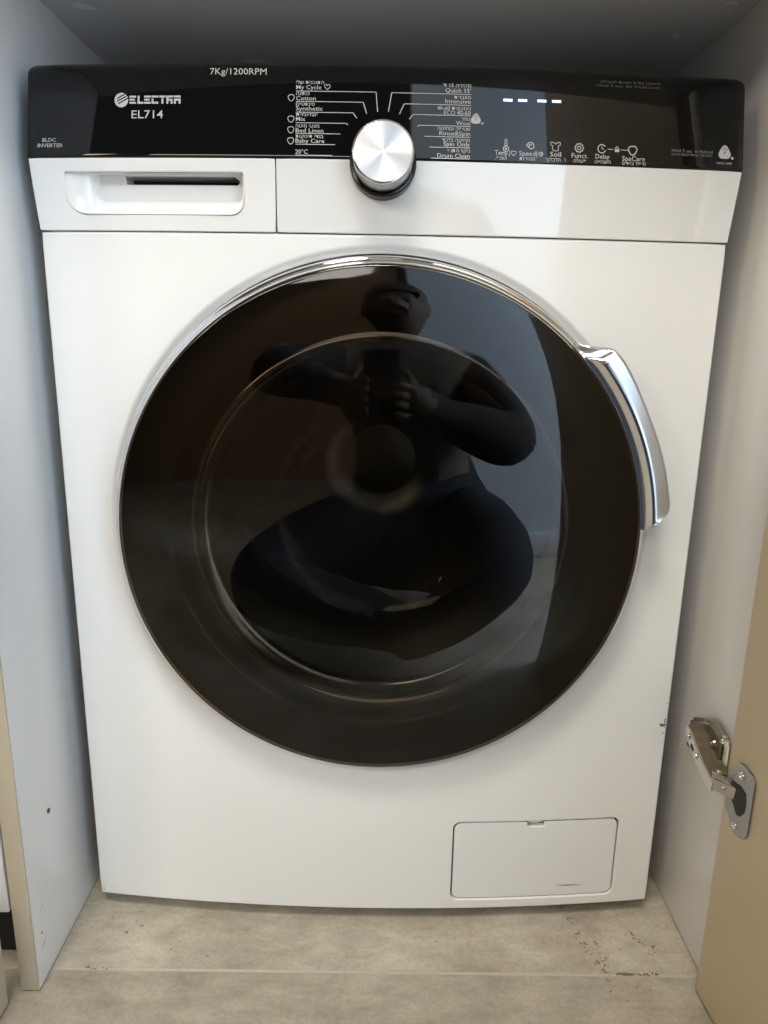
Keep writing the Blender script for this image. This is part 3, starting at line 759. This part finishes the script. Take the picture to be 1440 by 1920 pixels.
# chrome handle lug on the right of the door
def lerp_tab(t, tab):
    for (a, va), (b, vb) in zip(tab, tab[1:]):
        if a <= t <= b: u = (t - a) / (b - a); return va + (vb - va) * u
    return tab[0][1] if t < tab[0][0] else tab[-1][1]
outer = [(1.2, .2412), (2.2, .2450), (3.2, .2520), (4.0, .2572), (4.8, .2612), (5.8, .2636), (7, .2644), (10, .2638), (16, .2632), (21, .2624), (25, .2620), (29, .2624), (33, .2636), (37, .2646), (38.6, .2642), (39.8, .2634), (40.8, .2600), (41.8, .2545), (42.8, .2490), (44.2, .2440), (46.5, .2414)]
th = []
t = 1.2
while t < 46.5: th.append(t); t += .35 if (t < 8 or t > 36) else 1.0
th.append(46.5)
rows = []
for t in th:
    ro = max(.2432 if t < 3 or t > 46 else 0, lerp_tab(t - 1.0 * sstep(2, 5, t) * (1 - 0), outer) - .0033 * sstep(1.5, 5.5, t) * (1 - sstep(40, 45, t)))
    e = sstep(1.2, 4.2, t) * (1 - sstep(39.5, 45.5, t))       # 0 at both ends, 1 on the lug
    ri = .2352
    rr = ri + .0095 * e + .001                                 # ridge radius
    pts = [(ri - .0006, .0395), (ri + .0008, .0397 + .0002 * e), (ri + .22 * (rr - ri), .0394 + .0010 * e), (ri + .45 * (rr - ri), .0390 + .0026 * e), (ri + .68 * (rr - ri), .0384 + .0048 * e), (rr - .0016, .0378 + .0072 * e), (rr - .0004, .0372 + .0086 * e), (rr + .0010, .0366 + .0096 * e), (rr + .0024, .0360 + .0104 * e)]
    w_ = max(.0002, ro - rr - .0024)
    for u in (.12, .25, .4, .55, .7, .8):
        pts.append((rr + .0024 + w_ * u, .0360 - .0050 * u + (.0104 + .0056 * u) * e))
    q = min(.0030, w_ * .2)
    for k in range(5):
        a_ = pi / 2 * k / 4; pts.append((ro - q + q * sin(a_), .0300 + .0170 * e - .0030 * e * (1 - cos(a_))))
    pts += [(ro, .0275 + .0100 * e), (ro - .0015, .0250 + .003 * e), (ro - .004, .0200), (ri + .004, .0170)]
    rows.append([(r * cos(radians(t)), -(h - .0060), CZ + r * sin(radians(t)) - .0005) for r, h in pts])
# smooth the outer outline corners a little, then skin
n = len(rows[0]); V = [p for rw in rows for p in rw]; Fc = []
for j in range(len(rows) - 1):
    for k in range(n - 1): a = j * n + k; Fc.append((a, a + n, a + n + 1, a + 1))
Fc.append(tuple(range(n))); Fc.append(tuple(reversed(range(len(V) - n, len(V)))))
hd = mesh('handle', V, Fc, 'chrome', DOOR, smooth=True); hd.data.set_sharp_from_angle(angle=radians(60))

# chipped paint on the right edge and the lower left corner
def flecks(name, mat, parent, pts, seed, normal=(0, -1, 0)):
    rn = random.Random(seed); V, Fc = [], []
    for (x, y, z, r) in pts:
        n = 7; i = len(V)
        for k in range(n):
            a = 2 * pi * k / n; q = r * (.5 + .9 * rn.random())
            if abs(normal[1]) > .5: V.append((x + q * cos(a), y, z + q * sin(a)))
            else: V.append((x + q * cos(a), y + q * sin(a), z))
        Fc.append(tuple(range(i, i + n)))
    return mesh(name, V, Fc, mat, parent)
def chip(*a): return tag(flecks('paint_chip', *a), kind='stuff')
def fpt(x, z, r): return (x, f_front(x, z) - .0004, z, r)
chip('chip_dark', fp, [fpt(.2905, .2297, .0013), fpt(.2925, .2288, .0017), fpt(.2942, .2300, .0014), fpt(.2915, .2280, .0010), fpt(.2944, .2330, .0010), fpt(.2946, .2355, .0008), fpt(.2932, .2212, .0007)], 5)
chip('scuff_light', fp, [fpt(.2945, .2272, .0009), fpt(.2940, .2200, .0009), fpt(.2944, .2535, .0008)], 6)
chip('chip_dark', fp, [fpt(-.2934, .0212, .0007), fpt(-.2930, .0232, .0006)], 8)

# ------------------------------------------------------------------ door hinge
HG = empty('door_hinge', (XR - .012, -.08, .225)); tag(HG, 'steel concealed hinge joining the right side panel and the beige door', 'hinge')
def prism(name, poly, axis, a0, a1, mat, parent, bevel=.0006):
    """extrude a 2D polygon; axis x: poly=(y,z); axis z: poly=(x,y); axis y: poly=(x,z)"""
    bm = bmesh.new()
    mk = {'x': lambda p, a: (a, p[0], p[1]), 'y': lambda p, a: (p[0], a, p[1]), 'z': lambda p, a: (p[0], p[1], a)}[axis]
    lo = [bm.verts.new(mk(p, a0)) for p in poly]; hi = [bm.verts.new(mk(p, a1)) for p in poly]; n = len(poly)
    bm.faces.new(lo); bm.faces.new(hi[::-1])
    for i in range(n): bm.faces.new((lo[i], hi[i], hi[(i + 1) % n], lo[(i + 1) % n]))
    bmesh.ops.recalc_face_normals(bm, faces=bm.faces[:])
    if bevel: bmesh.ops.bevel(bm, geom=bm.edges[:], offset=bevel, segments=2, affect='EDGES')
    return from_bm(name, bm, mat, parent, smooth=True, angle=35)
mp = prism('mounting_plate', [(-.0770, .2120), (-.0785, .2170), (-.0785, .2540), (-.0740, .2600), (-.0500, .2640), (-.0420, .2610), (-.0250, .2520), (-.0100, .2440), (-.0100, .2280), (-.0350, .2180)], 'x', XR - .0105, XR - .0002, 'nickel', HG, bevel=.0028)
lathe('screw', [(0, .0012), (.0012, .0012), (.0016, .0020), (.0034, .0018), (.0040, 0)], 'nickel_bright', mp, n=24, center=(XR - .0105, -.0640, .2480), axis=(-1, 0, 0))
# arm: channel with a dusty top and a bright inner side
arm_poly = [(-.0370, .2515), (-.0370, .2405), (-.0520, .2335), (-.0660, .2270), (-.0880, .2205), (-.1000, .2215), (-.1010, .2300), (-.0930, .2330), (-.0780, .2360), (-.0620, .2430), (-.0480, .2495)]
arm = prism('arm', arm_poly, 'x', .2995, .3015, 'nickel_bright', HG, bevel=.0004)
prism('arm_top', [(.3017, -.0375), (.3225, -.0330), (.3215, -.0900), (.3017, -.0985)], 'z', .2300, .2330, 'nickel_dusty', arm, bevel=.0006)
V = []; Fc = []
topl = [(-.0375, .2512), (-.0480, .2492), (-.0620, .2427), (-.0780, .2357), (-.0930, .2327)]
for (y, z) in topl: V += [(.3012, y, z + .0002), (.3185, y, z + .0010), (.3185, y, z - .012)]
for j in range(len(topl) - 1):
    a = 3 * j; Fc += [(a, a + 1, a + 4, a + 3), (a + 1, a + 2, a + 5, a + 4)]
mesh('arm_cover', V, Fc, 'nickel_dusty', arm)
for (y, z, r) in ((-.0445, .2435, .0040), (-.0645, .2345, .0034)):
    lathe('screw', [(0, .0008), (r * .35, .0008), (r * .45, .0014), (r * .85, .0012), (r, 0)], 'nickel_bright', arm, n=20, center=(.2995, y, z), axis=(-1, 0, 0))
prism('slot', [(-.0525, .2400), (-.0580, .2375), (-.0575, .2345), (-.0520, .2365)], 'x', .2990, .2994, 'hole_shade', arm, bevel=0)  # flat dark patch standing for the shade in the opening
lathe('pivot', [(0, .0010), (.0026, .0008), (.0030, 0)], 'nickel_bright', arm, n=20, center=(.3100, -.0900, .2342), axis=(0, -.1, 1))
# link reaching to the cup
bm = bmesh.new()
fa = [(.2995, -.1000, .2355), (.2995, -.0985, .2232), (.3118, -.1180, .2250), (.3118, -.1195, .2375)]
bk = [(x + .004, y + .012, z) for x, y, z in fa]
lo = [bm.verts.new(p) for p in fa]; hi = [bm.verts.new(p) for p in bk]
bm.faces.new(lo); bm.faces.new(hi)
for i in range(4): bm.faces.new((lo[i], hi[i], hi[(i + 1) % 4], lo[(i + 1) % 4]))
bmesh.ops.recalc_face_normals(bm, faces=bm.faces[:]); bmesh.ops.bevel(bm, geom=bm.edges[:], offset=.0006, segments=2, affect='EDGES')
lk = from_bm('link', bm, 'nickel_bright', HG, smooth=True, angle=35)
lathe('rivet', [(0, .0012), (.0013, .0010), (.0019, 0)], 'nickel_bright', lk, n=20, center=(.3052, -.1088, .2308), axis=(-.84, -.54, 0))
# cup flange on the inner face of the door (turned with the door)
def on_door(y, z, d):     # distance y along the door from its hinge edge (negative), d proud of the face
    p = Matrix.Rotation(DA, 4, 'Z') @ Vector((-d, y, 0)); return Vector((.3122 + p.x, -.1000 + p.y, z))
def door_plate(name, poly, d0, d1, mat, parent, bevel=.0007):
    bm = bmesh.new(); n = len(poly)
    lo = [bm.verts.new(on_door(y, z, d0)) for y, z in poly]; hi = [bm.verts.new(on_door(y, z, d1)) for y, z in poly]
    bm.faces.new(lo); bm.faces.new(hi)
    for i in range(n): bm.faces.new((lo[i], hi[i], hi[(i + 1) % n], lo[(i + 1) % n]))
    bmesh.ops.recalc_face_normals(bm, faces=bm.faces[:])
    if bevel: bmesh.ops.bevel(bm, geom=bm.edges[:], offset=bevel, segments=2, affect='EDGES')
    return from_bm(name, bm, mat, parent, smooth=True, angle=35)
outl = [(-.0150, .2600), (-.0190, .2632), (-.0270, .2640), (-.0380, .2625), (-.0425, .2575), (-.0430, .2080), (-.0400, .2030), (-.0330, .1985), (-.0230, .1960), (-.0165, .1985), (-.0145, .2050), (-.0060, .2110), (-.0035, .2200), (-.0035, .2400), (-.0060, .2470), (-.0140, .2540)]
cup = door_plate('cup_flange', outl, .0002, .0016, 'cup_grey', HG)
hole = [(-.0100 - .0 + .0, .2400), (-.0240, .2440), (-.0330, .2420), (-.0350, .2330), (-.0345, .2245), (-.0290, .2170), (-.0240, .2155), (-.0180, .2210), (-.0110, .2260)]
door_plate('cup_shade', hole, .0017, .0020, 'hole_shade', cup, bevel=0)  # flat dark plate standing for the shade inside the cup
for (y, z) in ((-.0235, .2530), (-.0235, .2045)):
    p = on_door(y, z, .0016)
    lathe('screw', [(0, .0004), (.0012, .0004), (.0016, .0012), (.0034, .0012), (.0040, .0002)], 'nickel_bright', cup, n=24, center=p, axis=(-cos(DA), -sin(DA), 0))

# ------------------------------------------------------------------ dirt on the floor by the right panel
rn = random.Random(11); P = []
def trail(pts, n, spread, rmin, rmax):
    for k in range(n):
        t = rn.random() * (len(pts) - 1); i = min(int(t), len(pts) - 2); u = t - i
        x = pts[i][0] + (pts[i + 1][0] - pts[i][0]) * u + rn.gauss(0, spread); y = pts[i][1] + (pts[i + 1][1] - pts[i][1]) * u + rn.gauss(0, spread)
        P.append((x, y, .0003 + .00002 * rn.random(), rmin + (rmax - rmin) * rn.random() ** 2))
trail([(.206, .012), (.212, -.012), (.218, -.040), (.224, -.062), (.232, -.078)], 60, .0022, .0004, .0016)
trail([(.262, -.008), (.270, -.028), (.279, -.040), (.292, -.050), (.280, -.060)], 45, .0022, .0004, .0014)
trail([(.228, -.045), (.236, -.075)], 26, .003, .0004, .0013)
trail([(.225, -.0802), (.285, -.0805)], 34, .0010, .0005, .0014)
trail([(.232, -.09), (.25, -.11), (.29, -.10)], 14, .008, .0004, .0014)
dirt = flecks('floor_dirt', 'floor_dirt', None, P, 12, normal=(0, 0, 1)); tag(dirt, kind='stuff')
sliver('floor_dirt', 'floor_dirt', dirt, [(.242, -.0809, 0), (.262, -.0811, 0)], .0032, (0, 0, 1), lift=.0005, seed=21)
rn = random.Random(31); P = []
trail([(-.26, -.02), (-.23, -.045), (-.20, -.05)], 14, .010, .0005, .0020)
trail([(-.285, -.0815), (-.262, -.0815)], 12, .0008, .0006, .0014)
d2 = flecks('floor_dirt', 'floor_dirt', None, P, 13, normal=(0, 0, 1)); tag(d2, kind='stuff')

# ------------------------------------------------------------------ the person taking the picture, mirrored in the door
ph = empty('phone', CAM - _F * .012 + Vector((0, 0, -.06))); tag(ph, 'black phone held up by the person mirrored in the door glass', 'phone')
bm = box_bm(-.036, .036, -.1235, .0235, -.0045, .0045, .004)
bmesh.ops.transform(bm, matrix=Matrix(((_R.x, _U.x, -_F.x, 0), (_R.y, _U.y, -_F.y, 0), (_R.z, _U.z, -_F.z, 0), (0, 0, 0, 1))), verts=bm.verts[:])
bmesh.ops.translate(bm, verts=bm.verts[:], vec=CAM - _F * .012 + _R * .0)
from_bm('phone_body', bm, 'phone_black', ph, smooth=True, angle=40)

def skin(name, nodes, edges, root, levels=1):
    me = bpy.data.meshes.new(name); me.from_pydata([n[:3] for n in nodes], edges, [])
    o = bpy.data.objects.new(name, me); COL.objects.link(o)
    sk_ = o.modifiers.new('skin', 'SKIN'); sk_.use_smooth_shade = True
    for i, v in enumerate(me.skin_vertices[0].data):
        r = nodes[i][3]; v.radius = r if isinstance(r, tuple) else (r, r); v.use_root = (i == root)
    ss = o.modifiers.new('sub', 'SUBSURF'); ss.levels = levels; ss.render_levels = levels
    dg = bpy.context.evaluated_depsgraph_get(); dg.update()
    m2 = bpy.data.meshes.new_from_object(o.evaluated_get(dg)); bpy.data.objects.remove(o); bpy.data.meshes.remove(me)
    m2.name = name; return m2
N = []; E = []
def nd(x, y, z, r, p=None):
    N.append((x, y, z, r)); i = len(N) - 1
    if p is not None: E.append((p, i))
    return i
pel = nd(.10, -1.06, .16, .13); bel = nd(.09, -1.05, .32, (.165, .13), pel); che = nd(.07, -1.03, .48, (.175, .125), bel); upc = nd(.06, -1.02, .60, (.13, .09), che)
nk = nd(.05, -1.00, .70, .055, upc); hb = nd(.04, -.985, .77, .075, nk); hm_ = nd(.035, -.975, .845, .092, hb); ht = nd(.035, -.985, .915, .070, hm_)
nose = nd(.033, -.868, .835, .013, hm_)
for s in (-1, 1): nd(.035 + s * .098, -.985, .840, .014, hm_)
def arm_(sh, el, wr, palm, fingers, thumb):
    a = nd(*sh, .080, upc); b = nd(*[(sh[i] * .5 + el[i] * .5) for i in range(3)], .085, a); c = nd(*el, .080, b)
    d = nd(*[(el[i] * .5 + wr[i] * .5) for i in range(3)], .066, c); e = nd(*wr, .038, d); f = nd(*palm, (.036, .018), e)
    for chain in fingers + [thumb]:
        p = f
        for q in chain: p = nd(*q, .0088, p)
arm_((.235, -1.00, .60), (.315, -.83, .43), (.115, -.735, .50), (.062, -.715, .530), [[(.052, -.700, .560 - k * .021), (.040, -.688, .563 - k * .021), (.018, -.688 + .004 * k * 0, .564 - k * .021)] for k in range(4)], [(.058, -.722, .575), (.042, -.730, .600)])
arm_((-.105, -1.00, .60), (-.285, -.85, .625), (-.120, -.735, .560), (-.066, -.715, .540), [[(-.054, -.700, .570 - k * .021), (-.042, -.688, .573 - k * .021), (-.024, -.688, .574 - k * .021)] for k in range(4)], [(-.060, -.722, .585), (-.044, -.730, .605)])
def leg_(hip, knee, ank, toe):
    a = nd(*hip, .135, pel); b = nd(*[(hip[i] * .5 + knee[i] * .5) for i in range(3)], .122, a); c = nd(*knee, .090, b)
    d = nd(*[(knee[i] * .6 + ank[i] * .4) for i in range(3)], .086, c); e = nd(*ank, .062, d); nd(*toe, (.040, .030), e)
leg_((-.03, -1.00, .19), (-.285, -.68, .14), (.00, -.62, .10), (.12, -.57, .07))
leg_((.21, -1.00, .19), (.255, -.68, .21), (.14, -.61, .11), (.02, -.55, .07))
nd(.03, -.80, .15, (.13, .08), pel)
pm_ = skin('person', N, E, pel, 2)
for k in ('shirt', 'jeans', 'skin', 'tee_shirt'): pm_.materials.append(MATS[k])
for f in pm_.polygons:
    c = f.center
    hand = (Vector((c.x, c.y, c.z)) - Vector((.0, -.70, .54))).length < .105 and c.y > -.76
    torso = abs(c.x - .07) < .15 and c.y < -.88 and c.z > .335
    f.material_index = 2 if (c.z > .68 or hand) else (3 if torso else (1 if c.z < .345 else 0))
pm_.polygons.foreach_set('use_smooth', [True] * len(pm_.polygons))
pe = link('person', pm_, None); tag(pe, 'person in dark shirt and blue jeans crouching with a phone, mirrored in the door glass', 'person')
bm = bmesh.new(); bmesh.ops.create_icosphere(bm, subdivisions=4, radius=1)
for v in bm.verts:
    c = v.co.copy(); k = 1 + .04 * sin(19 * c.x + 7 * c.z) * cos(17 * c.y)
    v.co = Vector((.035 + c.x * .094 * k, -.990 + c.y * .100 * k, .882 + c.z * .108 * k))
bmesh.ops.delete(bm, geom=[v for v in bm.verts if (v.co.y > -.915 and v.co.z < .905) or v.co.z < .80], context='VERTS')
from_bm('hair', bm, 'hair', pe, smooth=True)
for s in (-1, 1):
    bm = bmesh.new(); bmesh.ops.create_uvsphere(bm, u_segments=16, v_segments=10, radius=.0125); bmesh.ops.translate(bm, verts=bm.verts[:], vec=(.035 + s * .033, -.893, .853)); from_bm('eye', bm, 'eye_white', pe, smooth=True)
bm = bmesh.new(); bmesh.ops.create_uvsphere(bm, u_segments=16, v_segments=10, radius=1)
for v in bm.verts: v.co = Vector((.035 + v.co.x * .024, -.902 + v.co.y * .010, .792 + v.co.z * .008))
from_bm('mouth', bm, 'lips', pe, smooth=True)
